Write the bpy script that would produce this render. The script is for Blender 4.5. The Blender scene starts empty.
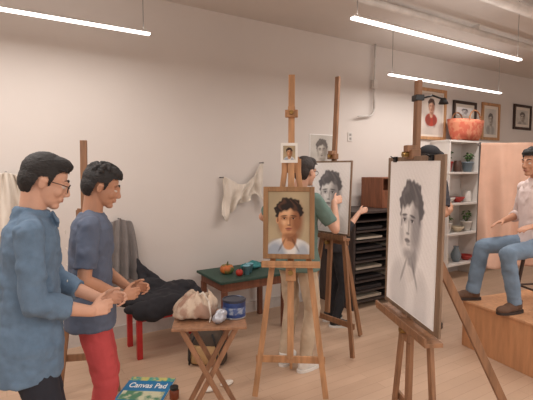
import bpy, bmesh, math, random
import numpy as np
from mathutils import Vector, Matrix, noise
random.seed(4)
V=Vector
scene=bpy.context.scene
col=scene.collection
try:
    scene.view_settings.view_transform='Standard'
except Exception: pass
rad=math.radians
F=V((math.cos(rad(58)),math.sin(rad(58)),0)); R=V((math.sin(rad(58)),-math.cos(rad(58)),0))
CH=1.62; WY=4.2; CZ=3.27
def T(lat,d,yaw=0,z=0):
    p=R*lat+F*d
    return Matrix.Translation((p.x,p.y,z))@Matrix.Rotation(rad(yaw-32),4,'Z')
def TW(x,y,z=0,yaw=0):
    return Matrix.Translation((x,y,z))@Matrix.Rotation(rad(yaw),4,'Z')
# ---------- materials
def lin(c):
    return tuple((x/12.92 if x<=.04045 else ((x+.055)/1.055)**2.4) for x in [v/255 for v in c])
_m={}
def mat(name,c,rough=.7,metal=0,var=.12,scale=8,bump=0,bscale=40,stretch=(1,1,1),emit=0,c2=None):
    if name in _m: return _m[name]
    m=bpy.data.materials.new(name); m.use_nodes=True
    nt=m.node_tree; b=nt.nodes['Principled BSDF']
    l=lin(c); b.inputs['Roughness'].default_value=rough; b.inputs['Metallic'].default_value=metal
    tc=nt.nodes.new('ShaderNodeTexCoord'); mp=nt.nodes.new('ShaderNodeMapping'); mp.inputs['Scale'].default_value=stretch
    nt.links.new(tc.outputs['Object'],mp.inputs['Vector'])
    n=nt.nodes.new('ShaderNodeTexNoise'); n.inputs['Scale'].default_value=scale; n.inputs['Detail'].default_value=4
    nt.links.new(mp.outputs[0],n.inputs['Vector'])
    r=nt.nodes.new('ShaderNodeValToRGB'); r.color_ramp.elements[0].position=.3; r.color_ramp.elements[1].position=.7
    r.color_ramp.elements[0].color=(*[x*(1-var) for x in l],1); r.color_ramp.elements[1].color=(*[min(1,x*(1+var)) for x in l],1)
    if c2:
        r.color_ramp.elements[0].position=.44; r.color_ramp.elements[1].position=.56
        r.color_ramp.elements[0].color=(*l,1); r.color_ramp.elements[1].color=(*lin(c2),1)
    nt.links.new(n.outputs['Fac'],r.inputs[0]); nt.links.new(r.outputs[0],b.inputs['Base Color'])
    if bump:
        n2=nt.nodes.new('ShaderNodeTexNoise'); n2.inputs['Scale'].default_value=bscale; n2.inputs['Detail'].default_value=3
        nt.links.new(mp.outputs[0],n2.inputs['Vector'])
        bp=nt.nodes.new('ShaderNodeBump'); bp.inputs['Strength'].default_value=bump; bp.inputs['Distance'].default_value=.01
        nt.links.new(n2.outputs['Fac'],bp.inputs['Height']); nt.links.new(bp.outputs[0],b.inputs['Normal'])
    if emit:
        b.inputs['Emission Color'].default_value=(*l,1); b.inputs['Emission Strength'].default_value=emit
    _m[name]=m; return m
def wood(name,c,var=.25,rough=.55): return mat(name,c,rough,0,var,6,.15,30,(6,6,.7))
def colmat(name='painted_paper',rough=.85):
    if name in _m: return _m[name]
    m=bpy.data.materials.new(name); m.use_nodes=True; nt=m.node_tree; b=nt.nodes['Principled BSDF']
    a=nt.nodes.new('ShaderNodeAttribute'); a.attribute_name='Col'
    nt.links.new(a.outputs['Color'],b.inputs['Base Color']); b.inputs['Roughness'].default_value=rough
    _m[name]=m; return m
# ---------- mesh helpers
def box(bm,c,s,rot=None):
    r=bmesh.ops.create_cube(bm,size=1)
    M=Matrix.Translation(c)@(rot.to_4x4() if rot else Matrix.Identity(4))@Matrix.Diagonal((*s,1))
    bmesh.ops.transform(bm,matrix=M,verts=r['verts']); return r['verts']
def frame(a,b,hint=(0,0,1)):
    z=(V(b)-V(a)).normalized(); h=V(hint)
    if abs(z.dot(h.normalized()))>.98: h=V((0,1,0)) if abs(z.y)<.9 else V((1,0,0))
    x=h.cross(z).normalized(); y=z.cross(x)
    return Matrix((x,y,z)).transposed()
def beam(bm,a,b,w,t,hint=(0,1,0)):
    a=V(a);b=V(b); return box(bm,(a+b)/2,(w,t,(b-a).length),frame(a,b,hint))
def cone(bm,a,b,r1,r2,seg=16):
    a=V(a);b=V(b)
    r=bmesh.ops.create_cone(bm,cap_ends=True,segments=seg,radius1=r1,radius2=max(r2,1e-4),depth=(b-a).length)
    bmesh.ops.transform(bm,matrix=Matrix.Translation((a+b)/2)@frame(a,b).to_4x4(),verts=r['verts']); return r['verts']
def ball(bm,c,r,rot=None,u=16,v=10):
    if not hasattr(r,'__len__'): r=(r,r,r)
    q=bmesh.ops.create_uvsphere(bm,u_segments=u,v_segments=v,radius=1)
    M=Matrix.Translation(c)@(rot.to_4x4() if rot else Matrix.Identity(4))@Matrix.Diagonal((*r,1))
    bmesh.ops.transform(bm,matrix=M,verts=q['verts']); return q['verts']
def cap(bm,a,b,r1,r2):
    cone(bm,a,b,r1,r2); ball(bm,a,r1,None,14,8); ball(bm,b,r2,None,14,8)
def loft(bm,rings,n=24,p=.85):
    L=[]
    for c,rx,ry,ax,ay in rings:
        row=[]
        for i in range(n):
            t=2*math.pi*i/n; cs=math.cos(t); sn=math.sin(t)
            cs=math.copysign(abs(cs)**p,cs); sn=math.copysign(abs(sn)**p,sn)
            row.append(bm.verts.new(V(c)+V(ax)*rx*cs+V(ay)*ry*sn))
        L.append(row)
    for a,b in zip(L,L[1:]):
        for i in range(n): bm.faces.new((a[i],a[(i+1)%n],b[(i+1)%n],b[i]))
    bm.faces.new(L[0][::-1]); bm.faces.new(L[-1])
def lathe(bm,prof,n=24,c=(0,0,0)):
    L=[]
    for r,z in prof:
        L.append([bm.verts.new((c[0]+r*math.cos(2*math.pi*i/n),c[1]+r*math.sin(2*math.pi*i/n),c[2]+z)) for i in range(n)])
    for a,b in zip(L,L[1:]):
        for i in range(n): bm.faces.new((a[i],a[(i+1)%n],b[(i+1)%n],b[i]))
    bm.faces.new(L[0][::-1]); bm.faces.new(L[-1])
def tube(bm,pts,r,n=8):
    for a,b in zip(pts,pts[1:]): cone(bm,a,b,r,r,n)
    for p in pts: ball(bm,p,r,None,8,6)
def addattr(o,label=None,cat=None,group=None,kind=None):
    if label: o['label']=label
    if cat: o['category']=cat
    if group: o['group']=group
    if kind: o['kind']=kind
def thing(name,label,cat,M,group=None):
    e=bpy.data.objects.new(name,None); e.empty_display_size=.05; col.objects.link(e); e.matrix_world=M
    addattr(e,label,cat,group); return e
def part(name,bm,m,parent=None,smooth=False,bevel=0,label=None,M=None,cat=None,group=None,kind=None,fix=True):
    if isinstance(bm,bmesh.types.BMesh):
        if fix: bmesh.ops.recalc_face_normals(bm,faces=bm.faces)
        me=bpy.data.meshes.new(name); bm.to_mesh(me); bm.free()
    else: me=bm; me.name=name
    ms=m if isinstance(m,(list,tuple)) else [m]
    me.materials.clear()
    for x in ms: me.materials.append(x)
    if smooth:
        for p in me.polygons: p.use_smooth=True
    o=bpy.data.objects.new(name,me); col.objects.link(o)
    if parent: o.parent=parent
    if M is not None: o.matrix_world=M if not parent else M
    if bevel:
        b=o.modifiers.new('bevel','BEVEL'); b.width=bevel; b.segments=2; b.limit_method='ANGLE'
    addattr(o,label,cat,group,kind); return o
def B(): return bmesh.new()
def pbox(name,c,s,m,parent=None,bevel=.003,rot=None,**k):
    bm=B(); box(bm,c,s,rot); return part(name,bm,m,parent,bevel=bevel,**k)
def pbeam(name,a,b,w,t,m,parent=None,hint=(0,1,0),bevel=.003,**k):
    bm=B(); beam(bm,a,b,w,t,hint); return part(name,bm,m,parent,bevel=bevel,**k)
def remesh(bm,vox,it=4,disp=None,scale=1):
    bmesh.ops.recalc_face_normals(bm,faces=bm.faces)
    me=bpy.data.meshes.new('tmp'); bm.to_mesh(me); bm.free()
    o=bpy.data.objects.new('tmp',me); col.objects.link(o)
    r=o.modifiers.new('r','REMESH'); r.mode='VOXEL'; r.voxel_size=vox
    s=o.modifiers.new('s','SMOOTH'); s.iterations=it; s.factor=.5
    if disp:
        for q in disp:
            st,sc=q[:2]; mid=.5
            if len(q)>2:
                t=bpy.data.textures.new('folds','MARBLE'); t.marble_type='SOFT'; t.turbulence=q[2]; mid=.12
            else:
                t=bpy.data.textures.new('clouds','CLOUDS')
            t.noise_scale=sc; t.noise_depth=2
            dd=o.modifiers.new('d','DISPLACE'); dd.texture=t; dd.strength=st; dd.mid_level=mid; dd.texture_coords='LOCAL'
        s=o.modifiers.new('s2','SMOOTH'); s.iterations=2
    dg=bpy.context.evaluated_depsgraph_get(); dg.update()
    nm=bpy.data.meshes.new_from_object(o.evaluated_get(dg))
    bpy.data.objects.remove(o); 
    if scale!=1: nm.transform(Matrix.Scale(scale,4))
    return nm
def cloth(name,fn,nu,nv,m,th=.006,parent=None,**k):
    bm=B(); g=[[bm.verts.new(fn(i/nu,j/nv)) for i in range(nu+1)] for j in range(nv+1)]
    for j in range(nv):
        for i in range(nu): bm.faces.new((g[j][i],g[j][i+1],g[j+1][i+1],g[j+1][i]))
    o=part(name,bm,m,parent,smooth=True,**k)
    s=o.modifiers.new('sol','SOLIDIFY'); s.thickness=th; return o
# ---------- portraits in vertex colour
PAL=dict(
 paint=dict(bg=(166,150,122),bg2=(188,168,136),hair=(40,31,28),skin=(202,150,110),shade=(138,90,62),lip=(160,92,78),eye=(48,32,26),cloth=(224,222,218),cloth2=(120,140,165),line=(80,54,42),hi=(226,184,146)),
 draw=dict(bg=(250,248,247),bg2=(244,242,241),hair=(108,106,109),skin=(236,233,231),shade=(166,163,165),lip=(148,144,146),eye=(70,68,72),cloth=(236,234,233),cloth2=(214,212,212),line=(104,102,105),hi=(250,248,247)),
 red=dict(bg=(188,176,168),bg2=(225,215,205),hair=(70,52,46),skin=(206,160,136),shade=(150,104,84),lip=(150,80,70),eye=(60,40,34),cloth=(168,62,48),cloth2=(120,60,50),line=(90,60,50),hi=(222,184,160)),
 sketch=dict(bg=(205,200,192),bg2=(186,180,172),hair=(105,98,94),skin=(190,182,172),shade=(140,132,124),lip=(120,110,104),eye=(80,74,70),cloth=(172,166,160),cloth2=(150,146,140),line=(110,104,100),hi=(206,200,190)),
)
def portrait(name,W,H,pal,parent,M,cx=0,cy=.15,sc=.42,turn=.0,nx=70,label=None,thin=1.0):
    ny=int(nx*H/W); P={k:np.array(lin(v)) for k,v in PAL[pal].items()}
    u,v=np.meshgrid(np.linspace(-1,1,nx+1),np.linspace(-1,1,ny+1))
    asp=H/W
    x=(u-cx)/sc/ asp if asp>1 else (u-cx)/sc; y=(v-cy)/sc
    x=x*thin
    C=np.ones(u.shape+(3,))*P['bg']
    def bl(mask,c,a=1.0):
        nonlocal C
        k=(np.clip(mask,0,1)*a)[...,None]; C=C*(1-k)+P[c]*k
    def e(a,b,rx,ry,soft=.15,rot=0):
        X=x-a;Y=y-b; c,s=math.cos(rot),math.sin(rot)
        X,Y=X*c+Y*s,-X*s+Y*c
        return np.clip((1-np.sqrt((X/rx)**2+(Y/ry)**2))/soft+.5,0,1)
    an=np.arctan2(y-.3,x)
    wob=.035*np.sin(7*an+1)+.025*np.sin(13*an+2)+.02*np.sin(23*an)
    bl(.5+.5*np.sin(3*u+2*v+np.sin(5*v)),'bg2',.7)
    dr=pal in('draw','sketch')
    bl(e(0,-2.1,1.45,1.0,.1),'cloth',.75 if dr else 1); bl(e(-.75,-2.2,.6,.9,.5),'cloth2',.7); bl(e(.8,-2.3,.4,.9,.5),'cloth2',.6)
    bl(e(.02,-1.15,.42,.62,.15),'skin'); bl(e(.18,-1.12,.28,.5,.5),'shade',.9)
    bl(e(0,-1.55,.3,.25,.3),'skin',.8)
    for s in(-1,1): bl(e(.38*s,-1.5,.06,.45,.5,.5*s),'line',.5)
    r=np.sqrt((x/(.78+wob))**2+((y-.40)/(.78+wob))**2)
    bl(np.clip((1-r)/.15+.5,0,1),'hair')
    bl(e(turn,-.10,.62,.88,.08),'skin'); bl(e(turn,-.5,.48,.57,.12),'skin')
    bl(e(-.12+turn,.35,.3,.2,1.2),'hi',.7); bl(e(-.3+turn,-.22,.16,.14,1.2),'hi',.8)
    bl(e(.50+turn,-.1,.32,.85,.9),'shade',.95); bl(e(.1+turn,-.99,.45,.16,.9),'shade',.8); bl(e(-.5+turn,-.45,.16,.4,.9),'shade',.45)
    bl(e(.28+turn,-.5,.15,.3,1.2),'shade',.4)
    bl(e(-.64,-.1,.09,.19,.3),'skin'); bl(e(-.63,-.1,.05,.12,.5),'shade')
    hl=.46+.07*np.sin(7*x+1)+.04*np.sin(17*x)-.25*np.clip(np.abs(x)-.35,0,1)
    bl(np.clip((y-hl)/.14+.5,0,1)*np.clip((1-r)/.12+.5,0,1),'hair')
    bl(np.clip((np.abs(x-turn*.5)-.58-.03*np.sin(12*y))/.08+.5,0,1)*np.clip((y+.05)/.15,0,1)*np.clip((1-r)/.1+.5,0,1),'hair')
    bl(np.clip(np.sin(15*x+9*y+4*np.sin(5*y+3*x)),0,1)*np.clip((y-hl)/.1,0,1)*np.clip((.95-r)/.1,0,1),'shade',.28)
    for s in (-1,1):
        bl(e(.26*s+turn*1.3,.03,.18,.12,.9),'shade',.75)
        bl(e(.26*s+turn*1.3,-.01,.10,.045,.5),'hi',.5)
        bl(e(.26*s+turn*1.3,-.0,.055,.05,.4),'eye'); bl(e(.26*s+turn*1.3,.035,.12,.02,.6),'eye',.8)
        bl(e(.28*s+turn*1.3,.15,.19,.035,.6,-.12*s),'eye',.8)
    bl(e(.07+turn*1.6,-.16,.06,.25,.9),'shade',.7); bl(e(-.02+turn*1.6,-.25,.04,.14,.9),'hi',.7)
    bl(e(.02+turn*1.6,-.38,.11,.04,.7),'line',.7)
    bl(e(.0+turn*1.5,-.59,.18,.07,.5),'lip'); bl(e(.0+turn*1.5,-.58,.18,.016,.8),'line',.7); bl(e(turn,-.70,.13,.04,.8),'shade',.7)
    rs=np.random.RandomState(3); n=rs.rand(*u.shape)
    C=C*(1+.08*(n[...,None]-.5))
    if dr: C=C*(1-.06*np.clip(np.sin(26*(x+y)),0,1)[...,None]*e(0,-.3,1.5,1.9,.5)[...,None])
    bm=B(); g=[[bm.verts.new((W/2*u[j,i],0,H/2*v[j,i])) for i in range(nx+1)] for j in range(ny+1)]
    for j in range(ny):
        for i in range(nx): bm.faces.new((g[j][i],g[j][i+1],g[j+1][i+1],g[j+1][i]))
    me=bpy.data.meshes.new(name); bm.to_mesh(me); bm.free()
    a=me.color_attributes.new('Col','FLOAT_COLOR','POINT')
    cc=np.ones((u.size,4)); cc[:,:3]=np.clip(C.reshape(-1,3),0,1); a.data.foreach_set('color',cc.ravel())
    o=part(name,me,colmat(),parent,label=label); o.matrix_local=M; return o
# ---------- people
def ik(a,c,l1,l2,hint):
    a=V(a);c=V(c); d=c-a; L=min(d.length,(l1+l2)*.995); dn=d.normalized(); c=a+dn*L
    k=(l1*l1-l2*l2+L*L)/(2*L); h=math.sqrt(max(l1*l1-k*k,0)); hv=V(hint); hv=(hv-dn*hv.dot(dn)).normalized()
    return a+dn*k+hv*h,c
def hand(bm,w,d,th,sg,curl=25,s=.9):
    d=V(d).normalized(); th=V(th); th=(th-d*th.dot(d)).normalized(); n=d.cross(th)*(-sg)
    fr=[(.029,.084,(.040,.025,.02),.0084),(.010,.088,(.044,.028,.02),.0086),(-.0095,.084,(.041,.026,.02),.0082),(-.028,.076,(.032,.02,.018),.0075)]
    for i,(o,k,seg,r) in enumerate(fr):
        p=w+(d*k+th*o)*s; r*=s
        cap(bm,w+(d*.01+th*o*.55)*s,p,.0145*s,.011*s)
        dd=d; c=curl*(1+.12*i)
        for j,l in enumerate(seg):
            ax=d.cross(n).normalized()
            dd=(Matrix.Rotation(rad(c*(j+.6 if j else .6)),3,ax)@d)
            q=p+dd*l*s; cap(bm,p,q,r,r*.93); p=q; r*=.93
    ball(bm,w+d*.045*s,(.017*s,.028*s,.04*s),Matrix((n,th,d)).transposed())
    p=w+(d*.02+th*.02)*s
    for dv,l,r in (((.75,.62,.25),.042,.013),((.85,.45,.35),.030,.0105),((.9,.25,.4),.025,.0095)):
        q=p+(d*dv[0]+th*dv[1]+n*dv[2]).normalized()*l*s; cap(bm,p,q,r*s,r*.9*s); p=q
def person(label,lat,d,yaw,H,pose,wear,z0=0,vox=.007):
    s=H/1.75; M=T(lat,d,yaw,z0); e=thing('person',label,'person',M)
    P0=V((0,0,pose.get('pz',.95))); ln=rad(pose.get('lean',0)); up=V((0,math.sin(ln),math.cos(ln))); fw=V((0,math.cos(ln),-math.sin(ln))); X=V((1,0,0))
    sp=lambda h,x=0,y=0:P0+up*h+X*x+fw*y
    arms=[];legs=[]
    for sg,k in ((1,'R'),(-1,'L')):
        sh=sp(.448,.166*sg); w=pose.get('w'+k,(.24*sg,.05,.88)); el,w=ik(sh,w,.285,.25,pose.get('e'+k,(.4*sg,-.4,-1)))
        arms.append((sg,sh,el,w,pose.get('h'+k,None),pose.get('t'+k,(0,.2,1))))
        hp=sp(-.04,.092*sg); an=pose.get('a'+k,(.10*sg,-.02,.085)); kn,an=ik(hp,an,.425,.42,pose.get('k'+k,(.1*sg,1,.1)))
        legs.append((sg,hp,kn,an,V(pose.get('f'+k,(.2*sg,1,0))).normalized()))
    rings=[(-.11,.11,.085),(-.05,.15,.105),(.02,.158,.108),(.10,.146,.1),(.18,.138,.096),(.27,.15,.105),(.36,.165,.112),(.43,.16,.10),(.48,.115,.075),(.51,.072,.062)]
    bel=wear.get('belly',0)
    hc=sp(.52)+V((0,.035+.0,.15))+V(pose.get('ho',(0,0,0)))
    HR=(Matrix.Rotation(rad(pose.get('hy',0)),3,'Z')@Matrix.Rotation(rad(-pose.get('hp',0)),3,'X'))
    hd=lambda x,y,z:hc+HR@V((x,y,z))
    bm=B()
    loft(bm,[(sp(h),a*(.9 if h<.47 else .97),b*(.9 if h<.47 else .97),X,fw) for h,a,b in rings])
    cap(bm,sp(.46),hd(0,-.03,-.05),.056,.053)
    for sg in(1,-1): cap(bm,sp(.492,.05*sg,-.015),sp(.445,.145*sg,-.01),.032,.036)
    for sg,sh,el,w,hdir,th in arms:
        ball(bm,sh,.045); cap(bm,sh,el,.042,.036); cap(bm,el,el+(w-el)*.35,.036,.038); cap(bm,el+(w-el)*.3,w,.037,.025)
        dd=V(hdir) if hdir else (w-el).normalized()
        hand(bm,w,dd,th,sg,pose.get('curl',22))
    for sg,hp,kn,an,fd in legs:
        cap(bm,hp,kn,.068,.048); cap(bm,kn,an,.046,.034); ball(bm,kn+(an-kn)*.3-fd*.01,(.042,.042,.11),frame(kn,an))
        cap(bm,an-V((0,0,.03)),an+fd*.12-V((0,0,.05)),.030,.022)
    # head
    ball(bm,hd(0,-.012,.03),(.073,.093,.086),HR,24,16)
    ball(bm,hd(0,.02,-.025),(.060,.068,.08),HR,24,16)
    ball(bm,hd(0,.030,-.068),(.048,.052,.038),HR); ball(bm,hd(0,.064,-.094),(.027,.024,.019),HR)
    for sg in(1,-1):
        ball(bm,hd(.034*sg,.055,-.03),(.025,.027,.026),HR); ball(bm,hd(.028*sg,.076,.021),(.026,.013,.008),HR)
        ball(bm,hd(.011*sg,.096,-.037),(.0095,.011,.009),HR)
        ball(bm,hd(.030*sg,.076,.0065),(.0165,.0125,.008),HR,16,10); ball(bm,hd(.030*sg,.074,-.0125),(.016,.0105,.006),HR,16,10)
        ball(bm,hd(.074*sg,-.008,-.01),(.008,.017,.029),HR); ball(bm,hd(.077*sg,-.004,.004),(.009,.018,.014),HR)
    cap(bm,hd(0,.080,.016),hd(0,.102,-.031),.009,.0135); ball(bm,hd(0,.088,.0),(.012,.012,.03),HR)
    ball(bm,hd(0,.080,-.060),(.027,.015,.016),HR)
    body=part('body',remesh(bm,vox*(.8 if vox<.0065 else .9),2,None,s),wear['skin'],e,smooth=True)
    S=Matrix.Scale(s,4)
    def sm(name,bm,m,**k):
        bmesh.ops.transform(bm,matrix=S,verts=bm.verts); return part(name,bm,m,e,smooth=True,**k)
    white=mat('eye_white',(206,196,188),.3,var=.02); dark=mat('iris_dark_brown',(38,26,20),.2)
    for sg in(1,-1):
        bm=B(); ball(bm,hd(.03*sg,.0735,-.003),.0115,HR); n0=len(bm.faces); ball(bm,hd(.031*sg,.0808,-.0045),(.0064,.0052,.0064),HR)
        bm.faces.ensure_lookup_table()
        for f in bm.faces[n0:]: f.material_index=1
        sm('eye',bm,[white,dark])
        bm=B(); cap(bm,hd(.014*sg,.089,.024),hd(.032*sg,.088,.031),.0034,.0036); cap(bm,hd(.032*sg,.088,.031),hd(.05*sg,.073,.025),.0036,.002)
        sm('eyebrow',bm,wear['hair'])
    bm=B(); ball(bm,hd(0,.0915,-.059),(.021,.005,.0038),HR); ball(bm,hd(0,.0910,-.067),(.018,.0055,.0046),HR)
    sm('mouth',bm,mat('lips',(176,116,102),.55))
    # hair
    bm=B(); ht=wear.get('hairstyle','short'); gr=.006 if ht=='short' else .012
    ball(bm,hd(0,-.014,.036),(.074+gr,.094+gr,.086+gr),HR,28,18)
    ball(bm,hd(0,-.04,-.005),(.070+gr,.066+gr,.082),HR,24,16)
    if ht=='curly':
        ball(bm,hd(0,.02,.085),(.068,.072,.045),HR)
        for i in range(60):
            a=random.uniform(0,6.28); q=math.sqrt(random.uniform(.0,1))
            ball(bm,hd(.078*math.cos(a)*q,-.01+.092*math.sin(a)*q,.07+.060*math.sqrt(max(0,1-q*q))),.014,HR,10,6)
    else:
        ball(bm,hd(.004,.03,.088),(.064,.060,.036),HR)
        for i in range(34):
            x0=random.uniform(-.055,.055); cap(bm,hd(x0,-.05,.112-abs(x0)*.5),hd(x0*1.05+.01,.060+random.uniform(-.01,.010),.088-abs(x0)*.4),.009,.006)
    if ht=='long': ball(bm,hd(0,-.07,-.06),(.075,.045,.10),HR)
    nm=remesh(bm,.0036,2,[(.004,.010),(.004,.004)],1)
    b2=B(); b2.from_mesh(nm); inv=HR.transposed(); kill=[]
    for v in b2.verts:
        q=inv@(v.co-hc); y=q.y
        pts=[(-.2,-.085 if ht!='long' else -.2),(-.045,-.075 if ht!='long' else -.2),(-.026,.014),(.006,.020),(.012,-.020),(.024,-.014),(.034,.035),(.052,.058),(.2,.064)]
        for (y0,z0_),(y1,z1_) in zip(pts,pts[1:]):
            if y0<=y<=y1: z_line=z0_+(z1_-z0_)*(y-y0)/(y1-y0); break
        if q.z<z_line+.003*math.sin(q.x*400): kill.append(v)
    bmesh.ops.delete(b2,geom=kill,context='VERTS'); b2.to_mesh(nm); b2.free(); nm.transform(S)
    part('hair',nm,wear['hair'],e,smooth=True)
    if wear.get('cap'):
        bm=B(); ball(bm,hd(0,-.012,.075),(.09,.108,.068),HR,24,16); cone(bm,hd(0,.06,.06),hd(0,.15,.045),.06,.05)
        part('cap',remesh(bm,.006,3,None,s),wear['cap'],e,smooth=True)
    if wear.get('glasses'):
        bm=B()
        for sg in(1,-1):
            pts=[hd(.033*sg+.024*math.cos(t),.101-.004*abs(math.cos(t)),-.004+.018*math.sin(t)) for t in [i*math.pi/8 for i in range(17)]]
            tube(bm,pts,.002,6); tube(bm,[hd(.056*sg,.097,.004),hd(.077*sg,.06,.006),hd(.081*sg,-.01,.004)],.002,6)
        tube(bm,[hd(-.01,.102,0),hd(.01,.102,0)],.002,6)
        sm('glasses',bm,mat('black_acetate',(24,22,22),.3))
    # shirt
    hem=wear.get('hem',-.08); o=wear.get('ease',.016)
    bm=B(); rr=[(hem,.180,.128)]+[r for r in rings if r[0]>hem+.03 and r[0]<.47]
    rr=[(h,(a if h==hem else max(a,.176 if h<.0 else (.168 if h<.05 else (.152 if h<.3 else a)))),max(b,.126 if h<0 else (.118 if h<.05 else .106))) for h,a,b in rr]+[(.485,.108,.08),(.512,.066,.06)]
    loft(bm,[(sp(h,0,bel*max(0,1-abs(h-.08)/.25)),a+o,b+o+bel*.5*max(0,1-abs(h-.08)/.25),X,fw) for h,a,b in rr],32)
    if wear.get('collar'): 
        cone(bm,sp(.49,0,.0),sp(.54,0,.005),.086,.070,24)
        for sg in(1,-1): beam(bm,sp(.515,.02*sg,.08),sp(.47,.055*sg,.108),.05,.012,fw)
    st=wear.get('sleeve','short')
    for sg,sh,el,w,_,_ in arms:
        cap(bm,sp(.485,.065*sg,-.01),sp(.450,.142*sg),.043,.052); ball(bm,sh,.059)
        if st=='short':
            q=sh+(el-sh)*.78; cone(bm,sh,q,.058,.057,24)
        else:
            f=.93 if st=='long' else wear.get('roll',.36)
            cone(bm,sh,el,.057,.050,24); ball(bm,el,.050)
            q=el+(w-el)*f; cone(bm,el,q,.050,.050-.011*f,24)
            if st=='rolled': cone(bm,el+(w-el)*(f-.16),q,.052-.009*f,.051-.009*f,24)
    fo=wear.get('fold',.010)
    part('shirt',remesh(bm,vox*.9,2,[(fo*.6,.07),(fo,.11,7)],s),wear['shirt'],e,smooth=True)
    if wear.get('buttons'):
        for i in range(6):
            p=sp(.43-.075*i,0,.137+.004*i); bm=B(); cone(bm,p,p+fw*.004,.0055,.0055,10); sm('button',bm,mat('shirt_button',(225,220,210),.4))
    # trousers
    bm=B(); loft(bm,[(sp(h),a+.002,b+.002,X,fw) for h,a,b in rings[:3]],28)
    for sg,hp,kn,an,fd in legs:
        cap(bm,hp,kn,.080,.063); cone(bm,kn,an+(kn-an)*.02-V((0,0,.02)),.063,wear.get('cuff',.053),24)
    part('trousers',remesh(bm,vox,2,[(.006,.06),(.009,.10,7)],s),wear['pants'],e,smooth=True)
    for sg,hp,kn,an,fd in legs:
        g=an.z-.085; sd=V((fd.y,-fd.x,0))
        bm=B(); c=V((an.x,an.y,g)); Rf=Matrix((sd,fd,V((0,0,1)))).transposed()
        ball(bm,c-fd*.02+V((0,0,.05)),(.038,.05,.05),Rf); ball(bm,c+fd*.05+V((0,0,.045)),(.042,.08,.045),Rf); ball(bm,c+fd*.12+V((0,0,.035)),(.047,.075,.035),Rf)
        cone(bm,c-fd*.015+V((0,0,.05)),c-fd*.02+V((0,0,.11)),.045,.042)
        for v in bm.verts: v.co.z=max(v.co.z,g+.012)
        part('shoe',remesh(bm,.006,3,None,s),wear['shoe'],e,smooth=True)
        bm=B(); loft(bm,[(c+fd*.055+V((0,0,h)),.05,.135,sd,fd) for h in(0.001,.022)],28,.8)
        bmesh.ops.transform(bm,matrix=S,verts=bm.verts); part('sole',bm,wear.get('sole',wear['shoe']),e)
    return e

# ================= ROOM
wallm=mat('wall_paint_warm_white',(214,206,200),.9,var=.025,scale=1.2,bump=.05,bscale=60)
ceilm=mat('ceiling_paint',(212,206,201),.9,var=.03,scale=2)
def struct(name,c,s,m,**k): return pbox(name,c,s,m,None,bevel=0,kind='structure',**k)
struct('wall_back',(3.5,WY+.1,CZ/2),(15,.2,CZ),wallm)
struct('wall_left',(-4.1,.0,CZ/2),(.2,8.6,CZ),wallm)
struct('wall_right',(11.1,0,CZ/2),(.2,8.6,CZ),wallm)
struct('ceiling',(3.5,0,CZ+.1),(15.4,8.8,.2),ceilm)
struct('baseboard_back',(3.5,WY-.01,.06),(15,.02,.12),mat('baseboard_paint',(196,188,182),.6))
fm=bpy.data.materials.new('worn_maple_floor'); fm.use_nodes=True; nt=fm.node_tree; b=nt.nodes['Principled BSDF']; b.inputs['Roughness'].default_value=.5
tc=nt.nodes.new('ShaderNodeTexCoord'); br=nt.nodes.new('ShaderNodeTexBrick'); br.inputs['Scale'].default_value=1
br.inputs['Brick Width'].default_value=1.6; br.inputs['Row Height'].default_value=.09; br.inputs['Mortar Size'].default_value=.0015
br.inputs['Color1'].default_value=(*lin((208,176,150)),1); br.inputs['Color2'].default_value=(*lin((200,168,142)),1); br.inputs['Mortar'].default_value=(*lin((178,146,122)),1)
nz=nt.nodes.new('ShaderNodeTexNoise'); nz.inputs['Scale'].default_value=2.2; nz.inputs['Detail'].default_value=6
mx=nt.nodes.new('ShaderNodeMixRGB'); mx.blend_type='MULTIPLY'; mx.inputs[0].default_value=.3
nt.links.new(tc.outputs['Object'],br.inputs['Vector']); nt.links.new(tc.outputs['Object'],nz.inputs['Vector'])
nt.links.new(br.outputs['Color'],mx.inputs[1]); nt.links.new(nz.outputs['Fac'],mx.inputs[2]); nt.links.new(mx.outputs[0],b.inputs['Base Color'])
struct('floor',(3.5,0,-.05),(15.4,8.8,.1),fm)
pw=mat('white_pipe_paint',(212,207,202),.5)
for i,(y,z,r) in enumerate(((3.0,3.19,.035),(2.3,3.16,.05))):
    bm=B(); cone(bm,(-2,y,z),(10.9,y,z),r,r,16)
    for q in range(7): box(bm,(-1+q*1.9,y,(z+CZ)/2),(.03,r*2.3,CZ-z))
    part('ceiling_pipe',bm,pw,None,label='white painted pipe running along the ceiling',cat='pipe')
# ================= LIGHTS
tubem=mat('lit_lamp_diffuser',(255,250,244),.4,var=0,emit=4); alum=mat('white_fixture_metal',(215,212,208),.4,.2)
def pendant(xa,xb,y,z=2.7,W=23):
    e=thing('linear_pendant_lamp','slim linear pendant lamp glowing white, hung by thin cables','lamp',TW((xa+xb)/2,y,z),'linear pendant lamps under the ceiling')
    L=xb-xa
    pbox('housing',(0,0,.024),(L,.045,.016),alum,e,bevel=.002); pbox('diffuser',(0,0,.008),(L,.042,.016),tubem,e,bevel=.003)
    for q in(-1,1):
        bm=B(); cone(bm,(q*(L/2-.05),0,.03),(q*(L/2-.05),0,CZ-z),.003,.003,6); part('cable',bm,mat('cable_grey',(120,116,112),.5),e)
    for nm_,zz,rx,en in(('lamp_light',-.005,0,W),('ceiling_fill_light',.04,math.pi,W*.15)):  # second, upward light is added to each fixture to brighten the ceiling
        l=bpy.data.lights.new(nm_,'AREA'); l.shape='RECTANGLE'; l.size=L; l.size_y=.04; l.energy=en; l.color=(1,.935,.885)
        o=bpy.data.objects.new(nm_,l); col.objects.link(o); o.parent=e; o.location=(0,0,zz); o.rotation_euler=(rx,0,0)
YA=3.50; YB=2.36
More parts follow.
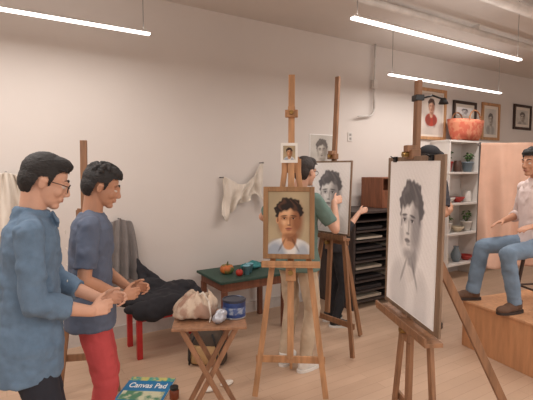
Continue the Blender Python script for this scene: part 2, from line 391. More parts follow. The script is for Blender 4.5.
def kx(x,y): k=(x-266.5)/430; d=y/(.848-.53*k); return d*(.53+.848*k)
pendant(-1.75,kx(150,YA)+.02,YA,W=20); pendant(kx(387,YA),kx(497,YA),YA,W=19)
pendant(kx(350,YB),kx(515,YB),YB); pendant(-2.0,.4,YB,W=27); 
for x in(-1.5,1.6,4.7,7.8): pendant(x-1.2,x+1.2,-.6,W=38)  # unseen pendant row outside the view, added as fill light
for x in(0,4.5): pendant(x-1.2,x+1.2,-2.6,W=38)  # another unseen row behind the camera, also added for fill
w=bpy.data.worlds.new('room_ambient'); scene.world=w; w.use_nodes=True
w.node_tree.nodes['Background'].inputs[0].default_value=(1,.95,.915,1); w.node_tree.nodes['Background'].inputs[1].default_value=.78
# ================= EASELS
beech=wood('easel_beech_wood',(184,138,98)); beech2=wood('easel_walnut_stained_wood',(138,100,72)); darkw=wood('weathered_brown_board',(128,104,84))
brass=mat('brass_knob',(150,120,70),.35,.8)
def easel(label,lat,d,yaw,H,tilt,ledge,m,spread=.3,back=.75,apex=1.5,tw=.5,hinge=1.35,mt=.45,tx=0):
    e=thing('easel',label,'easel',T(lat,d,yaw)); t=rad(tilt)
    L=lambda x,h,o=0:V((x,h*math.sin(t)+o*math.cos(t),h*math.cos(t)-o*math.sin(t)))
    pbeam('mast',L(0,mt,.0),L(0,H,.0),.045,.025,m,e)
    for sg in(1,-1):
        a=L(.035*sg,apex,.03); b=L(spread*sg,0.02,.03); pbeam('leg',a,b,.04,.022,m,e)
    pbeam('leg',L(0,hinge,.06),V((0,back,.015)),.045,.022,m,e,hint=(1,0,0))
    fx=lambda h:.035+(spread-.035)*(1-h/apex)
    for h in(.28,apex*.62):
        pbeam('crossbar',L(-fx(h)-.03,h,.053),L(fx(h)+.03,h,.053),.05,.018,m,e)
    pbeam('apex_block',L(-.07,apex-.06,.055),L(.07,apex-.06,.055),.1,.02,m,e)
    bm=B(); box(bm,L(tx,ledge-.02,-.045),(tw,.09,.022),Matrix.Rotation(-t,3,'X')); box(bm,L(tx,ledge-.0,-.088),(tw,.012,.03),Matrix.Rotation(-t,3,'X')); box(bm,L(0,ledge-.07,-.022),(.07,.02,.12),Matrix.Rotation(-t,3,'X'))
    part('tray',bm,m,e,bevel=.003)
    bm=B(); cone(bm,L(0,ledge-.07,-.03),L(0,ledge-.07,-.06),.018,.018); part('knob',bm,brass,e)
    return e,L,t
e,L,t=easel('light beech studio easel holding a small oil portrait',.165,2.90,-4,2.30,5,.98,beech,.25,.5,1.72,.40,1.5,.30)
def clampat(e,L,h,m):
    bm=B(); box(bm,L(0,h,-.02),(.09,.05,.05)); box(bm,L(0,h+.03,-.03),(.05,.06,.035)); part('top_clamp',bm,m,e,bevel=.004)
    bm=B(); cone(bm,L(0,h,-.045),L(0,h,-.075),.014,.014); part('knob',bm,brass,e)
clampat(e,L,2.02,beech)
def board(name,label,cat,lat,d,yaw,L,t,h0,W,H,th,m,off=-.02,dx=0,rl=0):
    c=L(dx,h0+H/2,off-th/2)
    M=T(lat,d,yaw)@Matrix.Translation(c)@Matrix.Rotation(-t,4,'X')@Matrix.Rotation(rad(rl),4,'Y')
    o=thing(name,label,cat,M)
    pbox('panel',(0,0,0),(W,th,H),m,o,bevel=.002); return o
def FR(y,x=0,z=0): return Matrix.Translation((x,y,z))
o=board('oil_painting','small oil portrait of a dark-haired young man in brown frame','painting',.165,2.90,-4,L,t,1.005,.355,.50,.02,wood('tan_backing_board',(142,104,68)),off=-.025,dx=-.015)
bm=B(); tw=.034; BW=.355
for q in(-1,1): box(bm,(q*(BW/2-tw/2),-.014,0),(tw,.012,.5)); box(bm,(0,-.014,q*(.25-tw/2)),(BW-2*tw,.012,tw))
part('border',bm,wood('tan_frame_wood',(150,112,74)),o,bevel=.003)
portrait('picture',BW-2*tw,.5-2*tw,'paint',o,FR(-.0125),cy=.14,sc=.56,nx=130)
o=thing('reference_photo','small white-bordered colour portrait print clipped to the easel mast','photo',T(.165,2.90,-4)@Matrix.Translation(L(-.015,1.745,-.018))@Matrix.Rotation(-t,4,'X'))
pbox('print_paper',(0,.002,0),(.12,.003,.14),mat('photo_paper_white',(235,232,226),.5,var=.02),o,bevel=0); portrait('picture',.085,.10,'paint',o,FR(-.0006),cy=.1,sc=.55,nx=40)
# second easel
E2=(.53,3.76,-50)
e,L,t=easel('tall beech studio easel carrying a grey portrait drawing',*E2,2.44,3,1.05,beech2,.28,.50,1.6,.44,1.4,.35)
clampat(e,L,1.74,beech2)
o=board('portrait_drawing','graphite portrait drawing of a young man on a grey board','drawing',*E2,L,t,1.06,.46,.64,.012,darkw,off=-.022)
pbox('paper',(0,-.008,0),(.43,.003,.61),mat('drawing_paper',(246,244,242),.85,var=.02),o,bevel=0)
portrait('sketch',.42,.59,'draw',o,FR(-.0105),cy=.15,sc=.55,turn=-.06,nx=90)
# big easel
E3=(.765,2.25,-83)
e,L,t=easel('brown wooden easel holding a large charcoal portrait',*E3,2.08,.5,.835,beech2,.27,.72,1.5,.60,1.30,.30,tx=.03)
clampat(e,L,1.70,beech2)
o=board('charcoal_portrait','large white sheet with a charcoal portrait clipped to a dark board','drawing',*E3,L,t,.85,.62,.84,.012,darkw,off=-.022,dx=.035)
pbox('paper',(0,-.008,.0),(.54,.003,.79),mat('drawing_paper',(246,244,242),.85,var=.02),o,bevel=0,rot=Matrix.Rotation(rad(.8),3,'Y'))
portrait('sketch',.53,.775,'draw',o,FR(-.0105)@Matrix.Rotation(rad(.8),4,'Y'),cy=.22,cx=.02,sc=.46,turn=-.12,nx=150,thin=1.08)
for q in(-.2,.2):
    bm=B(); box(bm,(q,-.012,.408),(.035,.012,.03)); cone(bm,(q,-.016,.41),(q,-.041,.425),.004,.003,8); part('bulldog_clip',bm,mat('black_steel',(30,30,32),.4,.5),o,bevel=.002)
o=thing('clip_lamp','black clip-on lamp fixed to the easel mast','lamp',T(*E3)@Matrix.Translation(L(0,1.99,0)))
blk=mat('black_enamel',(26,26,28),.4)
pbox('clamp',(0,0,0),(.055,.045,.03),blk,o)
bm=B(); tube(bm,[V((0,.02,.0)),V((0,.08,.015)),V((0,.13,.0))],.005); part('arm',bm,blk,o,smooth=True)
bm=B(); lathe(bm,[(.010,.03),(.014,.027),(.026,0),(.024,0),(.012,.024),(.008,.027)],20); bmesh.ops.transform(bm,matrix=Matrix.Translation((0,.14,-.027)),verts=bm.verts); part('lamp_shade',bm,blk,o,smooth=True)
E4=(-1.27,2.95,10)
e,L,t=easel('beech easel standing near the wall behind the two men',*E4,1.83,3,.9,beech2,.20,.4,1.35,.4,1.2,.4)

# ================= PEOPLE
skinA=mat('skin_light_warm',(208,162,138),.55,var=.05,scale=12); skinB=mat('skin_tan',(190,140,112),.55,var=.05,scale=12)
hblack=mat('hair_black',(32,29,29),.65,var=.3,scale=60,bump=.4,bscale=160,stretch=(1,.2,1)); hbrown=mat('hair_dark_brown',(46,36,32),.65,var=.3,scale=60,bump=.4,bscale=160)
denim=mat('denim_chambray',(98,122,146),.9,var=.10,scale=30,bump=.12,bscale=250)
person('man in blue denim shirt and glasses, hands together, looking down',-1.04,1.84,-64,1.71,
 dict(lean=3,wR=(.13,.25,1.03),wL=(.0,.30,1.045),hR=(-.4,1,.05),hL=(.15,1,.0),tR=(-.3,0,1),tL=(.2,0,1),hp=20,ho=(0,.025,-.01),curl=42),
 dict(skin=skinA,hair=hblack,shirt=denim,pants=mat('dark_navy_trousers',(34,36,46),.85),shoe=mat('black_leather',(30,28,28),.4),sleeve='rolled',roll=.55,collar=1,glasses=1,hem=-.19,ease=.006,fold=.014,buttons=1,belly=.005),vox=.0058)
person('man in slate blue t-shirt and coral red trousers, hands together',-.965,2.32,-72,1.665,
 dict(lean=2,wR=(.11,.17,.99),wL=(-.01,.21,1.005),hR=(-.35,1,.05),hL=(.15,1,.0),tR=(-.2,0,1),tL=(.2,0,1),hp=18,ho=(0,.025,-.01),curl=42),
 dict(skin=skinB,hair=hblack,hairstyle='curly',shirt=mat('slate_blue_cotton',(92,102,122),.9,var=.06,bump=.1,bscale=200),pants=mat('coral_red_cotton',(188,74,76),.85,var=.08,bump=.1,bscale=200),shoe=mat('brown_suede',(92,66,50),.8),hem=-.13,ease=.004,fold=.012),vox=.0058)
person('man in grey-green t-shirt and khakis drawing at an easel',.245,3.46,-38,1.735,
 dict(lean=2,wR=(.22,.22,1.37),hR=(.25,1,.3),tR=(-.4,0,1),wL=(-.24,.20,1.10),eL=(-1,-.3,-.2),hL=(.4,1,0),hp=5,hy=-8,curl=38,ho=(.045,0,0)),
 dict(skin=skinA,hair=hbrown,shirt=mat('grey_green_cotton',(104,128,120),.9,bump=.1,bscale=200),pants=mat('khaki_cotton',(190,170,146),.85,bump=.1,bscale=200),shoe=mat('white_sneaker',(220,216,210),.6),glasses=1,hem=-.12,ease=.018))
person('person in dark clothes standing behind an easel, one forearm raised',.71,4.45,-75,1.60,
 dict(wR=(.20,.20,1.30),wL=(-.24,.04,.95),hR=(.05,.9,.4),tR=(-.5,0,1),curl=40,hp=10),
 dict(skin=skinA,hair=hbrown,hairstyle='long',shirt=mat('black_cotton',(44,42,46),.9),pants=mat('black_denim',(34,34,38),.9),shoe=mat('black_leather',(30,28,28),.4),sole=mat('white_rubber',(210,206,200),.6),cuff=.045,sleeve='rolled'),vox=.008)
person('person in a black cap and dark shirt standing by the easels',1.60,4.35,-60,1.86,
 dict(lean=3,wR=(.14,.20,1.15),wL=(-.12,.22,1.15),hp=5,curl=35,kR=(0,1,0),kL=(0,1,0),aR=(.07,-.02,.085),aL=(-.07,-.02,.085)),
 dict(skin=skinB,hair=hbrown,cap=mat('black_cap_cotton',(30,30,34),.85),shirt=mat('charcoal_cotton',(60,60,66),.9),pants=mat('black_denim',(34,34,38),.9),shoe=mat('black_leather',(30,28,28),.4)),vox=.008)
PH=.43
jeans=mat('washed_blue_jeans',(112,132,152),.85,var=.16,scale=8,bump=.12,bscale=250)
person('seated man in pale pink shirt and blue jeans, hands on thighs',2.385,3.72,98,1.75,
 dict(pz=.585,lean=4,aR=(.24,.46,.085),aL=(-.15,.33,.085),kR=(.2,1,.8),kL=(-.1,1,.8),wR=(.19,.21,.73),wL=(-.17,.18,.73),hR=(-.15,1,-.2),hL=(.15,1,-.2),tR=(-1,0,.3),tL=(1,0,.3),eR=(.5,-1,0),eL=(-.5,-1,0),curl=14,hp=3,hy=8,ho=(0,.02,0)),
 dict(skin=skinB,hair=hblack,hairstyle='curly',shirt=mat('pale_pink_cotton',(224,206,202),.9,var=.04,bump=.1,bscale=200),pants=jeans,shoe=mat('brown_suede',(92,66,50),.8),sole=mat('dark_sole',(50,38,32),.7),collar=1,sleeve='rolled',hem=-.1),z0=PH,vox=.007)
plat=thing('model_platform','plywood box platform carrying the stool','platform',T(1.80,3.90,-68))
ply=wood('plywood_tan',(190,138,98),.12)
pbox('box_shell',(.475,.62,(PH-.02)/2),(.93,1.22,PH-.02),ply,plat,bevel=.004)
pbox('top_panel',(.475,.62,PH-.01),(.95,1.24,.02),wood('plywood_top',(196,146,108),.12),plat,bevel=.003)
st=thing('stool','low wooden stool with dark legs on the platform','stool',T(2.42,3.74,8,PH+.001)); dk=wood('dark_stool_wood',(62,46,38))
bm=B(); cone(bm,(0,0,.435),(0,0,.465),.175,.18,28); part('seat',bm,dk,st,bevel=.006)
for a in range(4):
    x,y=math.cos(rad(45+90*a)),math.sin(rad(45+90*a)); bm=B(); cone(bm,(x*.19,y*.19,.004),(x*.13,y*.13,.435),.014,.016); part('leg',bm,dk,st)
bm=B()
for a in range(4):
    p=[V((math.cos(rad(45+90*q))*.172,math.sin(rad(45+90*q))*.172,.15)) for q in(a,a+1)]; cone(bm,p[0],p[1],.009,.009)
part('stretcher',bm,dk,st)
bk=thing('fabric_backdrop','peach pink fabric backdrop draped over a metal stand','backdrop',T(2.36,4.78,-8)); mtl=mat('grey_metal',(120,116,114),.4,.8)
bm=B(); cone(bm,(-.03,0,1.90),(1.5,0,1.90),.014,.014); part('crossbar',bm,mtl,bk)
for x in(.02,1.45):
    bm=B(); cone(bm,(x,0.06,.03),(x,0.06,1.93),.012,.012)
    for q in(-1,1): cone(bm,(x,0.06,.35),(x+.0,0.06+q*.28,.01),.008,.008,8)
    part('stand_post',bm,mtl,bk)
cloth('fabric',lambda u,v:V((1.46*u,-.04+(.045*math.sin(17*u+3.5*v)+.022*math.sin(39*u-4*v)+.012*math.sin(71*u+2*v))*(.3+v**.6)+.03*math.sin(3*v+9*u)*v,1.915-(1.35+.04*math.sin(9*u))*v)),120,50,mat('peach_beige_fabric',(218,178,156),.9,var=.05),.004,bk)

# ================= WALL THINGS
def frame_pic(name,label,xa,xb,za,zb,fm_,pal,mount=.0,**k):
    W=xb-xa;H=zb-za; o=thing(name,label,'picture',TW((xa+xb)/2,WY-.02,(za+zb)/2)); fw=.045
    bm=B()
    for q in(-1,1): box(bm,(q*(W/2-fw/2),0,0),(fw,.03,H)); box(bm,(0,0,q*(H/2-fw/2)),(W-2*fw,.03,fw))
    part('frame',bm,fm_,o,bevel=.004)
    pbox('mat_board',(0,.008,0),(W-2*fw,.008,H-2*fw),mat('cream_mat_board',(222,212,200),.8,var=.03),o,bevel=0)
    portrait('picture',W-2*fw-2*mount,H-2*fw-2*mount,pal,o,FR(.003),nx=50,**k)
lt=wood('light_oak_frame',(186,140,98)); df=wood('dark_frame_wood',(60,44,38))
frame_pic('framed_picture','large wooden frame with a portrait of a figure in red',5.16,5.84,2.07,2.82,lt,'red',.03,cy=.4,sc=.32)
frame_pic('framed_picture','dark thin frame with a pale sketch',6.02,6.62,2.38,2.70,df,'draw',.05,cy=.1,sc=.5)
frame_pic('framed_picture','light wooden frame with a grey figure study',6.78,7.30,2.12,2.73,lt,'sketch',.05,cy=.2,sc=.4)
frame_pic('framed_picture','dark wooden frame with a small painted head',7.74,8.32,2.34,2.78,df,'sketch',.05,cy=.1,sc=.55)
o=thing('pinned_drawing','grey portrait study sheet pinned to the wall','drawing',TW(3.43,WY-.004,1.86)); pbox('paper',(0,0,0),(.38,.004,.40),mat('drawing_paper',(232,229,226),.85,var=.02),o,bevel=0); portrait('sketch',.36,.38,'sketch',o,FR(-.0035),nx=40,cy=.05,sc=.6)
wc=mat('off_white_cloth',(216,206,194),.9,var=.04)
def hung(name,label,cat,X0,Z0,fn,m,n=60,**k):
    o=thing(name,label,cat,TW(X0,WY-.05,Z0)); cloth('fabric',fn,n,n,m,.006,o)
    for hx,hz in k.get('hooks',((0,0),)):
        bm=B(); cone(bm,(hx,.05,hz),(hx,-.03,hz),.006,.006,8); ball(bm,(hx,-.03,hz),.01); part('hook',bm,mtl,o)
    return o
def drape(u,v):
    # loose swag: low long tail on one end, gathered high point on the other
    top=-.16+.16*u**.7-.17*math.sin(math.pi*min(1,u*1.02))**1.3
    ln=.20+.24*math.exp(-((u-.10)/.22)**2)+.30*math.exp(-((u-1.0)/.16)**2)
    x=.50*u-.25+.03*v*(u-.5)+.02*math.sin(4*v+3*u)
    fold=.026*math.sin(23*u+3*v)+.014*math.sin(41*u-2*v)+.012*math.sin(11*v+7*u)
    return V((x,-.03+fold*(.45+.7*v),top-ln*v-.02*math.sin(13*u)*v))
hung('hanging_cloth','off-white smock draped loosely between hooks on the wall','cloth',2.28,1.70,drape,wc,hooks=((-.25,-.16),(.25,0)))
hung('hanging_smock','off-white smock hanging on the wall','cloth',.06,1.60,lambda u,v:V(((u-.5)*(.22+.36*v**.6),-.05+.04*math.sin(20*u+2*v)*(.3+v)+.012*math.sin(47*u-3*v),-.06*abs(u-.5)-(.50+.05*math.sin(7*u))*v)),wc)
hung('hanging_smock','grey smock hanging low on the wall','cloth',.96,1.16,lambda u,v:V(((u-.5)*(.20+.18*v**.6),-.03+.025*math.sin(24*u+2*v)*(.3+v),-.05*abs(u-.5)-(.60+.03*math.sin(7*u))*v)),mat('grey_cloth',(128,122,120),.9))
o=thing('wall_conduit','white painted pipe dropping from the ceiling with a bent outlet','pipe',TW(4.28,WY-.05,2.33))
bm=B(); pts=[V((0,0,CZ-2.33)),V((0,0,.1))]+[V((-.1+.1*math.cos(a),0,.1-.1*math.sin(a)))for a in[rad(q)for q in range(0,91,15)]]+[V((-.30,-.02,-.02))]
tube(bm,pts,.014,10); part('pipe',bm,pw,o,smooth=True)
pbox('junction_box',(0,0,.42),(.07,.05,.11),pw,o)
for x,z in((3.9,2.05),(1.9,.45)):
    o=thing('wall_socket','white plastic socket plate on the wall','socket',TW(x,WY-.006,z)); pbox('plate',(0,0,0),(.08,.01,.12),pw,o,bevel=.003)
    for q in(-.025,.025): pbox('outlet',(0,-.006,q),(.035,.004,.03),mat('socket_grey',(150,146,142),.5),o,bevel=.002)

# ================= FLAT FILE
ff=thing('flat_file_rack','dark slotted storage rack for paper against the wall','cabinet',TW(3.97,3.88,0)); dkm=wood('dark_rack_wood',(62,50,46)); 
for x in(-.55,.55): pbox('side_panel',(x,0,.56),(.03,.6,1.12),dkm,ff)
pbox('top_panel',(0,0,1.13),(1.16,.62,.03),dkm,ff)
for i in range(9): pbox('shelf',(0,0,.08+i*.118),(1.07,.58,.018),dkm,ff,bevel=.002)
pbox('back_panel',(0,.29,.56),(1.07,.01,1.1),dkm,ff)
for i in range(8):
    for q in range(2): pbox('paper_stack',(0,0,0),(.42,.45,.025+.02*random.random()),mat('paper_stack',(196,182,164),.9) if (i+q)%3==0 else mat('portfolio_black',(58,52,52),.8),None,cat='paper stack',label='stack of paper and portfolios in the rack',group='paper stacks in the rack',M=TW(3.97-.255+.51*q,3.86,.112+i*.118))
cr=thing('wooden_crate','reddish brown wooden box with an open front','box',TW(4.27,3.9,1.147)); rw=wood('reddish_brown_wood',(134,82,56))
for x in(-.26,.26): pbox('side_panel',(x,0,.19),(.02,.36,.38),rw,cr)
for z in(.01,.37): pbox('panel',(0,0,z),(.5,.36,.02),rw,cr)
pbox('back_panel',(0,.17,.19),(.5,.02,.34),rw,cr)
pbox('front_panel',(0,-.17,.12),(.5,.02,.2),rw,cr)
# ================= SHELF UNIT
sx0,sx1=5.52,7.02; wsh=mat('white_shelf_paint',(222,217,212),.6,var=.03)
su=thing('shelving_unit','white open shelving unit filled with pots and bowls','shelf',TW((sx0+sx1)/2,4.03,0)); L0=sx1-sx0
for x in(-L0/2+.015,0,L0/2-.015): pbox('side_panel',(x,0,1.02),(.03,.32,2.04),wsh,su)
LV=[.22,.68,1.13,1.59]
for z in LV+[2.055]: pbox('shelf',(0,0,z-.015),(L0+.02,.33,.03),wsh,su)
pbox('back_panel',(0,.155,1.02),(L0,.01,2.04),wsh,su,bevel=0)
cer=[mat('ceramic_white',(226,222,216),.3),mat('ceramic_terracotta',(170,96,66),.6),mat('ceramic_grey_blue',(120,134,144),.4),mat('ceramic_dark_brown',(78,54,44),.4),mat('ceramic_cream',(210,196,170),.4),mat('ceramic_red',(166,52,44),.4)]
leaf=mat('leaf_green',(72,104,56),.6,var=.3)
bowlp=[(.03,0),(.045,.005),(.09,.05),(.11,.085),(.104,.085),(.08,.05),(.03,.012)]
vasep=[(.04,0),(.065,.05),(.07,.10),(.045,.16),(.03,.19),(.038,.215),(.03,.215),(.022,.19)]
jarp=[(.05,0),(.055,.01),(.055,.12),(.045,.14),(.045,.155),(.038,.155)]
potp=[(.05,0),(.075,.12),(.08,.12),(.08,.14),(.07,.14),(.065,.115)]
def pot(kind,x,y,z,m,ml,s=1):
    pr={'bowl':bowlp,'vase':vasep,'jar':jarp,'plant_pot':potp}[kind]
    o=thing(kind,f'{ml} ceramic {kind.replace("_"," ")} on the white shelf',kind.replace('_',' '),TW(x,y,z),'pots and bowls on the shelves')
    bm=B(); lathe(bm,[(a*s,b*s) for a,b in pr]); part('vessel',bm,m,o,smooth=True)
    if kind=='plant_pot':
        bm=B()
        for i in range(16):
            a=random.uniform(0,6.28); h=random.uniform(.06,.15)*s; r=random.uniform(.03,.075)*s
            p=V((r*math.cos(a),r*math.sin(a),.12*s+h)); cone(bm,(0,0,.11*s),p,.003,.002,6)
            ball(bm,p,(.026*s,.016*s,.007),Matrix.Rotation(a,3,'Z')@Matrix.Rotation(.5,3,'Y'),8,6)
        part('foliage',bm,leaf,o,smooth=True)
nm=['white','terracotta','grey-blue','dark brown','cream','red']
kinds=[['plant_pot','jar','plant_pot','bowl','jar','vase'],['bowl','bowl','jar','bowl','vase','bowl'],['plant_pot','bowl','plant_pot','jar','plant_pot','vase'],['jar','vase','bowl','jar','vase','jar']]
for r,z in enumerate(LV[::-1]):
    for c in range(6):
        x=sx0+.15+c*.24; ci=(0 if r in(1,2) and c%2==0 else random.choice([0,4,2,3,5,1])); kd=kinds[r][c]
        pot(kd,x,4.0+random.uniform(-.02,.02),z+.001,cer[ci],nm[ci],1.1 if kd!='bowl' else .95)
bs=thing('woven_basket','orange-pink woven basket with handles on top of the shelves','basket',TW(6.05,3.98,2.071))
bk_m=mat('patterned_woven_straw',(200,104,82),.95,scale=14,bump=.6,bscale=50,c2=(210,138,108))
bm=B(); loft(bm,[(V((0,0,h)),a,b_,V((1,0,0)),V((0,1,0))) for h,a,b_ in((0,.28,.12),(.1,.33,.14),(.24,.37,.155),(.30,.38,.16),(.29,.36,.145),(.1,.30,.12),(.03,.26,.11))],36)
part('basket_body',bm,bk_m,bs,smooth=True)
for q in(-1,1):
    bm=B(); tube(bm,[V((.14*math.cos(a),q*.145,.28+.15*math.sin(a)))for a in[rad(k)for k in range(0,181,20)]],.011); part('handle',bm,mat('tan_leather',(160,110,76),.6),bs,smooth=True)

# ================= GREEN TABLE
tb=thing('side_table','small brown wooden table with a dark green top','table',TW(2.12,3.84,0)); tbr=wood('brown_table_wood',(118,72,50)); TZ=.565
pbox('table_top',(0,0,TZ),(.80,.58,.025),mat('dark_green_top',(44,70,60),.6),tb,bevel=.004)
pbox('apron',(0,0,TZ-.055),(.72,.52,.085),tbr,tb)
for x in(-.34,.34):
    for y in(-.24,.24): pbox('leg',(x,y,(TZ-.095)/2),(.05,.05,TZ-.095),tbr,tb,bevel=.005)
TZ+=.0135
def apple(x,y,z,m,lb):
    o=thing('apple',lb,'apple',TW(x,y,z)); bm=B(); lathe(bm,[(.008,.004),(.025,0),(.036,.022),(.035,.045),(.022,.062),(.006,.055)],20); part('flesh',bm,m,o,smooth=True)
    bm=B(); cone(bm,(0,0,.052),(.006,0,.078),.002,.002,6); part('stem',bm,dk,o)
red=mat('apple_red',(176,52,40),.35)
apple(1.99,3.69,TZ,red,'red apple on the green table')
o=thing('pumpkin','small ribbed orange and green pumpkin on the green table','pumpkin',TW(1.93,3.84,TZ)); bm=B()
for i in range(9):
    a=2*math.pi*i/9; ball(bm,(.038*math.cos(a),.038*math.sin(a),.045),(.034,.034,.045),None,12,8)
part('flesh',remesh(bm,.005,1),mat('pumpkin_skin',(190,104,48),.5,scale=10,c2=(90,110,60)),o,smooth=True)
bm=B(); cone(bm,(0,0,.07),(.01,0,.12),.011,.007,8); part('stem',bm,mat('pumpkin_stem',(96,100,62),.8),o)
o=thing('teal_cloth','crumpled teal cloth on the green table','cloth',TW(2.24,3.90,TZ+.02)); bm=B(); ball(bm,(0,0,.01),(.12,.08,.028)); ball(bm,(.04,.0,.03),(.06,.05,.03)); part('fabric',remesh(bm,.006,1,[(.03,.05)]),mat('teal_cotton',(52,120,122),.8),o,smooth=True)
for x,y in((2.08,3.70),(2.15,3.77)):
    o=thing('paper_cup','pale blue cup on the green table','cup',TW(x,y,TZ),'pale blue cups on the table'); bm=B(); lathe(bm,[(.026,0),(.037,.085),(.039,.085),(.039,.09),(.034,.09),(.024,.006)]); part('vessel',bm,mat('pale_blue_cup',(130,176,190),.5),o,smooth=True)
rb=thing('bench','low red painted bench beside the green table','bench',TW(1.28,3.78,0)); rp=mat('red_paint',(180,36,36),.45)
pbox('seat',(0,0,.39),(.68,.38,.03),rp,rb)
for y in(-.17,.17): pbox('apron',(0,y,.35),(.60,.02,.05),rp,rb)
for x in(-.30,.30):
    for y in(-.16,.16): pbox('leg',(x,y,.187),(.045,.045,.375),rp,rb,bevel=.004)
co=thing('coat','black coat heaped on the red bench','coat',TW(1.22,3.80,.415)); bm=B()
for p,r in (((0,.0,.06),(.37,.20,.06)),((-.08,.12,.12),(.20,.10,.08)),((.2,.04,.11),(.17,.13,.05)),((.32,-.02,.06),(.07,.13,.05)),((0,-.19,.03),(.36,.04,.06)),((-.1,-.215,-.01),(.2,.03,.06)),((.2,-.215,.0),(.13,.03,.06))): ball(bm,p,r)
cap(bm,(-.10,.16,.13),(-.13,.25,.37),.055,.012); cap(bm,(.05,.14,.13),(-.12,.24,.33),.045,.012)
part('fabric',remesh(bm,.009,3,[(.04,.14),(.025,.12,6)]),mat('black_wool',(36,35,40),.9,bump=.1,bscale=150),co,smooth=True)
bp=thing('backpack','tan and black backpack standing on the floor','backpack',T(-.50,3.55,-8)); bkm=mat('dark_brown_nylon',(70,58,48),.75,bump=.2); tan=mat('tan_canvas_trim',(170,136,94),.8)
bm=B(); loft(bm,[(V((0,0,h)),a,b_,V((1,0,0)),V((0,1,0))) for h,a,b_ in((0,.15,.09),(.02,.165,.10),(.15,.16,.10),(.24,.14,.08),(.29,.09,.05),(.30,.03,.02))],32,.6); part('bag_body',bm,bkm,bp,smooth=True)
bm=B(); loft(bm,[(V((0,-.09,h)),a,b_,V((1,0,0)),V((0,1,0))) for h,a,b_ in((.02,.11,.03),(.04,.12,.045),(.15,.12,.04),(.17,.10,.02))],28,.6); part('front_pocket',bm,tan,bp,smooth=True)
bm=B(); tube(bm,[V((-.05,.0,.29)),V((-.035,0,.335)),V((.035,0,.335)),V((.05,0,.29))],.008); part('handle',bm,tan,bp,smooth=True)
for q in(-1,1): bm=B(); tube(bm,[V((q*.07,-.10,.27)),V((q*.11,-.13,.18)),V((q*.12,-.125,.02))],.009); part('strap',bm,mat('black_strap',(34,32,32),.7),bp,smooth=True)
# ================= TRAY TABLE
TT=(-.345,2.57,6); tt=thing('folding_tray_table','small wooden folding table cluttered with art supplies','table',T(*TT)); tz=.71
tw_=wood('tray_table_wood',(150,110,82)); pbox('table_top',(0,0,tz),(.43,.34,.018),tw_,tt,bevel=.004)
for y in(-.13,.13):
    pbeam('leg',(-.16,y,tz-.012),(.20,y,.012),.03,.018,tw_,tt,hint=(0,1,0)); pbeam('leg',(.16,y-.022*(1 if y>0 else -1),tz-.012),(-.20,y-.022*(1 if y>0 else -1),.012),.03,.018,tw_,tt)
for x in(-.165,.165): pbeam('crossbar',(x*1.0,-.12,.07),(x*1.0,.12,.07),.02,.02,tw_,tt,hint=(1,0,0))
def on(x,y,yaw=0): return T(*TT)@Matrix.Translation((x,y,tz+.0095))@Matrix.Rotation(rad(yaw),4,'Z')
bg=thing('cloth_bag','crumpled cream bag with brown print on the folding table','bag',on(-.10,.02,10))
def bagr(bm):
    prof=[(.005,.12,.085),(.03,.135,.10),(.07,.125,.09),(.105,.105,.07),(.135,.08,.045),(.150,.065,.03)]
    n=72; Ls=[]
    for k,(h,a,b_) in enumerate(prof+[(.135,.05,.02),(.08,.07,.04)]):
        row=[]
        for i in range(n):
            th=2*math.pi*i/n; f=1+.10*math.sin(5*th+k*.9)+.07*math.sin(11*th-k*1.5)+.05*math.sin(19*th+k*2)
            row.append(bm.verts.new((a*f*math.cos(th)+.012*k*.6,b_*f*math.sin(th),h+(.016*math.sin(3*th+1)+.010*math.sin(9*th+k)+.006*math.sin(17*th))*(k>0))))
        Ls.append(row)
    for a,b_ in zip(Ls,Ls[1:]):
        for i in range(n): bm.faces.new((a[i],a[(i+1)%n],b_[(i+1)%n],b_[i]))
    bm.faces.new(Ls[0][::-1]); bm.faces.new(Ls[-1])
bm=B(); bagr(bm); o=part('bag_body',bm,mat('cream_canvas_brown_print',(206,186,166),.9,scale=13,bump=.5,bscale=25,c2=(170,138,120)),bg,smooth=True); o.modifiers.new('sub','SUBSURF').render_levels=1
bm=B(); tube(bm,[V((.02,-.03,.14)),V((.05,-.07,.17)),V((.08,-.09,.12)),V((.09,-.11,.03)),V((.08,-.125,.007))],.005); part('handle',bm,wc,bg,smooth=True)
pp=thing('plastic_pouch','crumpled silver grey plastic pouch','pouch',on(.06,-.10,-30)); bm=B(); ball(bm,(0,0,.035),(.034,.06,.03)); ball(bm,(.005,.01,.055),(.028,.045,.028)); part('pouch_body',remesh(bm,.005,2,[(.03,.03)]),mat('silver_plastic',(176,178,186),.3,.2),pp,smooth=True)
tn=thing('paint_tin','round blue metal tin with a dark lid','tin',on(.148,.01)); tr=.070
bm=B(); lathe(bm,[(tr-.002,0),(tr,.004),(tr,.096),(tr-.002,.10)],32); part('tin_body',bm,mat('blue_tin_label',(40,64,116),.4,.1,var=.3,scale=20),tn,smooth=False)
bm=B(); lathe(bm,[(tr+.0006,.03),(tr+.001,.032),(tr+.001,.068),(tr+.0006,.07)],32); part('label_band',bm,mat('tin_label_band',(150,160,178),.5,scale=30,c2=(70,92,140)),tn)
bm=B(); lathe(bm,[(tr+.002,.10),(tr+.003,.102),(tr+.003,.112),(tr-.004,.114),(tr-.008,.109)],32); part('lid',bm,mat('dark_tin_lid',(60,66,82),.35,.5),tn)
bm=B(); lathe(bm,[(tr+.001,.0),(tr+.003,.002),(tr+.003,.008),(tr+.001,.01)],32); part('rim',bm,mat('tin_silver',(170,170,172),.3,.8),tn)
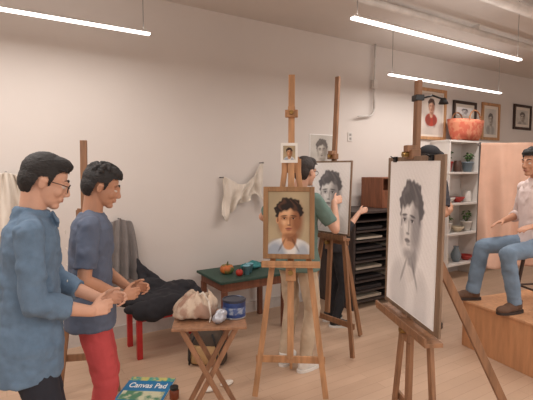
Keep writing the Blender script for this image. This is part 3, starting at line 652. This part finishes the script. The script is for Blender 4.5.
# ================= FLOOR THINGS
pd=thing('canvas_pad','blue covered canvas pad with white lettering on the floor','pad',T(-.885,3.06,-4))
pbox('page_block',(0,0,.006),(.34,.34,.012),mat('pad_paper',(224,218,205),.8),pd,bevel=0)
pbox('cover',(0,0,.014),(.345,.345,.003),mat('pad_blue_cover',(40,118,168),.5,var=.1),pd,bevel=0)
pbox('cover_stripe',(0,.14,.0165),(.34,.055,.002),mat('pad_teal',(70,160,150),.5,scale=20,c2=(200,196,120)),pd,bevel=0)
pbox('cover_picture',(.0,-.10,.0165),(.31,.12,.002),mat('pad_green_picture',(80,130,100),.5,scale=14,c2=(200,200,170)),pd,bevel=0)
def lettering(txt,size,M,parent,m):
    c=bpy.data.curves.new('lettering','FONT'); c.body=txt; c.size=size; c.align_x='CENTER'; c.align_y='CENTER'; c.extrude=.0006; c.offset=.0008
    o=bpy.data.objects.new('tmp',c); col.objects.link(o); dg=bpy.context.evaluated_depsgraph_get(); dg.update()
    me=bpy.data.meshes.new_from_object(o.evaluated_get(dg)); bpy.data.objects.remove(o)
    q=part('lettering',me,m,parent); q.matrix_local=M
lettering('Canvas Pad',.062,Matrix.Translation((0,.04,.0165))@Matrix.Diagonal((1,1.6,1,1)),pd,mat('lettering_white',(240,240,236),.5))
jr=thing('glass_jar','small amber glass jar with a dark lid on the floor','jar',T(-.655,2.95,0)); bm=B(); lathe(bm,[(.03,0),(.034,.004),(.034,.06),(.027,.07)]); part('vessel',bm,mat('amber_glass',(120,58,34),.15),jr,smooth=True)
bm=B(); lathe(bm,[(.03,.07),(.03,.088),(.028,.09)]); part('lid',bm,blk,jr)
for la,dd_ in((-.42,3.06),(-.30,3.15)):
    o=thing('paper_scrap','crumpled white paper scrap on the floor','paper',T(la,dd_,random.uniform(0,90),.012)); bm=B(); ball(bm,(0,0,0),(.06,.035,.012)); part('paper',remesh(bm,.005,1,[(.012,.02)]),wc,o,smooth=True)

# ================= CAMERA
c=bpy.data.cameras.new('camera'); c.sensor_width=36; c.lens=430/533*36; c.clip_start=.05
o=bpy.data.objects.new('camera',c); col.objects.link(o); o.location=(0,0,CH); o.rotation_euler=(rad(86),0,rad(-32)); scene.camera=o
